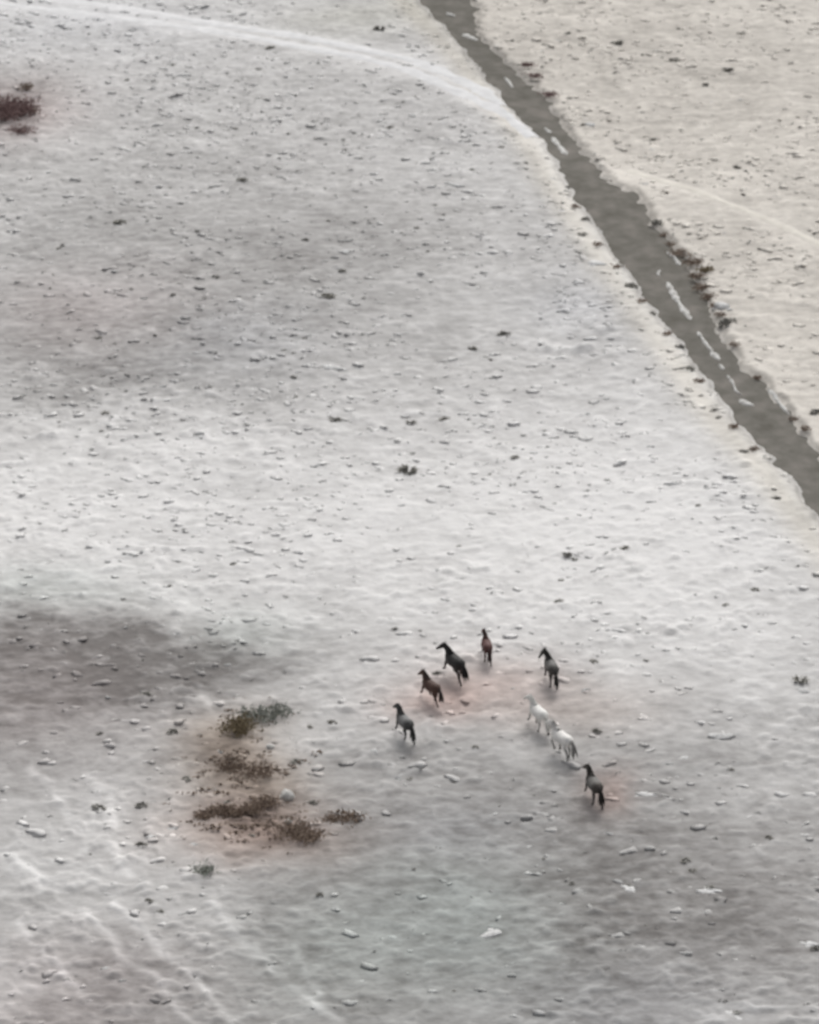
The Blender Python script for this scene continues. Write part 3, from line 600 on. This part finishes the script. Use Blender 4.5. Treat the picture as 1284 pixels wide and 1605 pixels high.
    for i in range(26):
        t = i / 25; p = nk[0].lerp(nk[4], t) + Vector((-.20 + .11 * t, 0, .16 - .06 * t)) + Vector((0, 0, .03)); s = -1 if r.random() < .75 else 1
        L = r.uniform(.16, .30); loft(bm, [(p, .035, .03), (p + Vector((-.05, .05 * s, -.02)), .035, .022), (p + Vector((-.09 - r.uniform(0, .08), .11 * s, -L * .6)), .024, .014), (p + Vector((-.12 - r.uniform(0, .12), .13 * s, -L)), .004, .004)], 6)
    p = poll + Vector((.02, 0, .10)); loft(bm, [(p, .03, .04), (p + hd * .1 + Vector((0, 0, .0)), .025, .04), (p + hd * .26, .006, .012)], 6)
    me = bpy.data.meshes.new('mane'); bm.to_mesh(me); bm.free(); link('mane', me, hm, e).location = off
    bm = bmesh.new(); dock = Vector((-.78, 0, 1.27))                    # tail streaming a little behind
    for i in range(15):
        a, b = r.uniform(-.07, .07), r.uniform(-.06, .10); L = r.uniform(.75, 1.0)
        loft(bm, [(dock + Vector((.05, a * .3, 0)), .03, .03), (dock + Vector((-.10 - b * .4, a * .5, -.04)), .035, .03), (dock + Vector((-.20 - b, a, -.30 * L)), .05, .04), (dock + Vector((-.25 - b * 1.6, a * 1.6, -.62 * L)), .045, .034), (dock + Vector((-.27 - b * 2.2, a * 1.9, -.92 * L)), .006, .006)], 6)
    me = bpy.data.meshes.new('tail'); bm.to_mesh(me); bm.free(); link('tail', me, hm, e).location = off
    for a, b in hooves:
        d = (b - a).normalized(); bm = bmesh.new(); loft(bm, [(b - d * .02, .042, .044), (b + d * .02, .055, .05), (b + d * .065, .065, .058)], 10)
        me = bpy.data.meshes.new('hoof'); bm.to_mesh(me); bm.free(); link('hoof', me, M_hoof, e).location = off
    return e
M_coat, nt, b = nodes('coat_hair', 0.6, 0.25)
at = nt.nodes.new('ShaderNodeAttribute'); at.attribute_name = 'coat'; tc = nt.nodes.new('ShaderNodeTexCoord')
nz = noise_node(nt, 9.0, 3, .5, tc.outputs['Object']); rp = ramp(nt, nz.outputs[0], [(.3, (.82, .82, .82)), (.7, (1.1, 1.1, 1.1))])
mu = nt.nodes.new('ShaderNodeMix'); mu.data_type = 'RGBA'; mu.blend_type = 'MULTIPLY'; mu.inputs['Factor'].default_value = 1
nt.links.new(at.outputs['Color'], mu.inputs['A']); nt.links.new(rp.outputs[0], mu.inputs['B']); nt.links.new(mu.outputs['Result'], b.inputs['Base Color'])
M_hoof = simple('hoof_horn', [(.3, (.03, .028, .026)), (.7, (.07, .065, .06))], 12, .6)
_hm = {}
def hair_mat(c):
    if c not in _hm: _hm[c] = simple('long_hair', [(.3, tuple(q * .75 for q in c)), (.7, tuple(q * 1.25 for q in c))], 14, .7, .2)
    return _hm[c]
BLK = (.022, .021, .021)
horse('reddish-brown horse leading the herd, farthest from the camera', 765, 1042, 7, 1.0, 'canter', (.105, .050, .045), (.07, .042, .04), (.055, .038, .036), 8, 1)
horse('black horse with its head turned left, second from the front', 722, 1071, 29, 1.20, 'gallop', (.026, .025, .024), (.055, .042, .038), BLK, 22, 2)
horse('dark brown horse behind the black horse', 685, 1106, 34, 1.02, 'gallop', (.080, .046, .036), (.075, .048, .04), (.05, .04, .038), 5, 3)
horse('grey horse with black neck and tail, leftmost of the herd', 642, 1166, 26, 1.08, 'canter', (.070, .070, .069), (.085, .083, .082), (.035, .034, .034), 3, 4, (.19, .19, .188))
horse('dark grey horse with arched neck and lowered head, rightmost of the front row', 868, 1079, 13, 1.12, 'walk', (.075, .073, .068), (.085, .075, .073), (.035, .034, .032), 28, 5, (.16, .157, .15))
horse('white horse in the middle of the herd, the farther of two', 852, 1150, 28, 1.08, 'canter', (.82, .81, .78), (.42, .41, .39), (.66, .65, .62), 10, 6)
horse('white horse with greyer tail, the nearer of two', 891, 1192, 34, 1.14, 'trot', (.84, .82, .79), (.32, .315, .30), (.26, .25, .24), 5, 7)
horse('dun horse with black neck and dark brown tail, last and nearest of the herd', 937, 1265, 18, 1.12, 'canter', (.070, .062, .055), (.075, .068, .062), (.030, .026, .023), 6, 8, (.17, .165, .155))
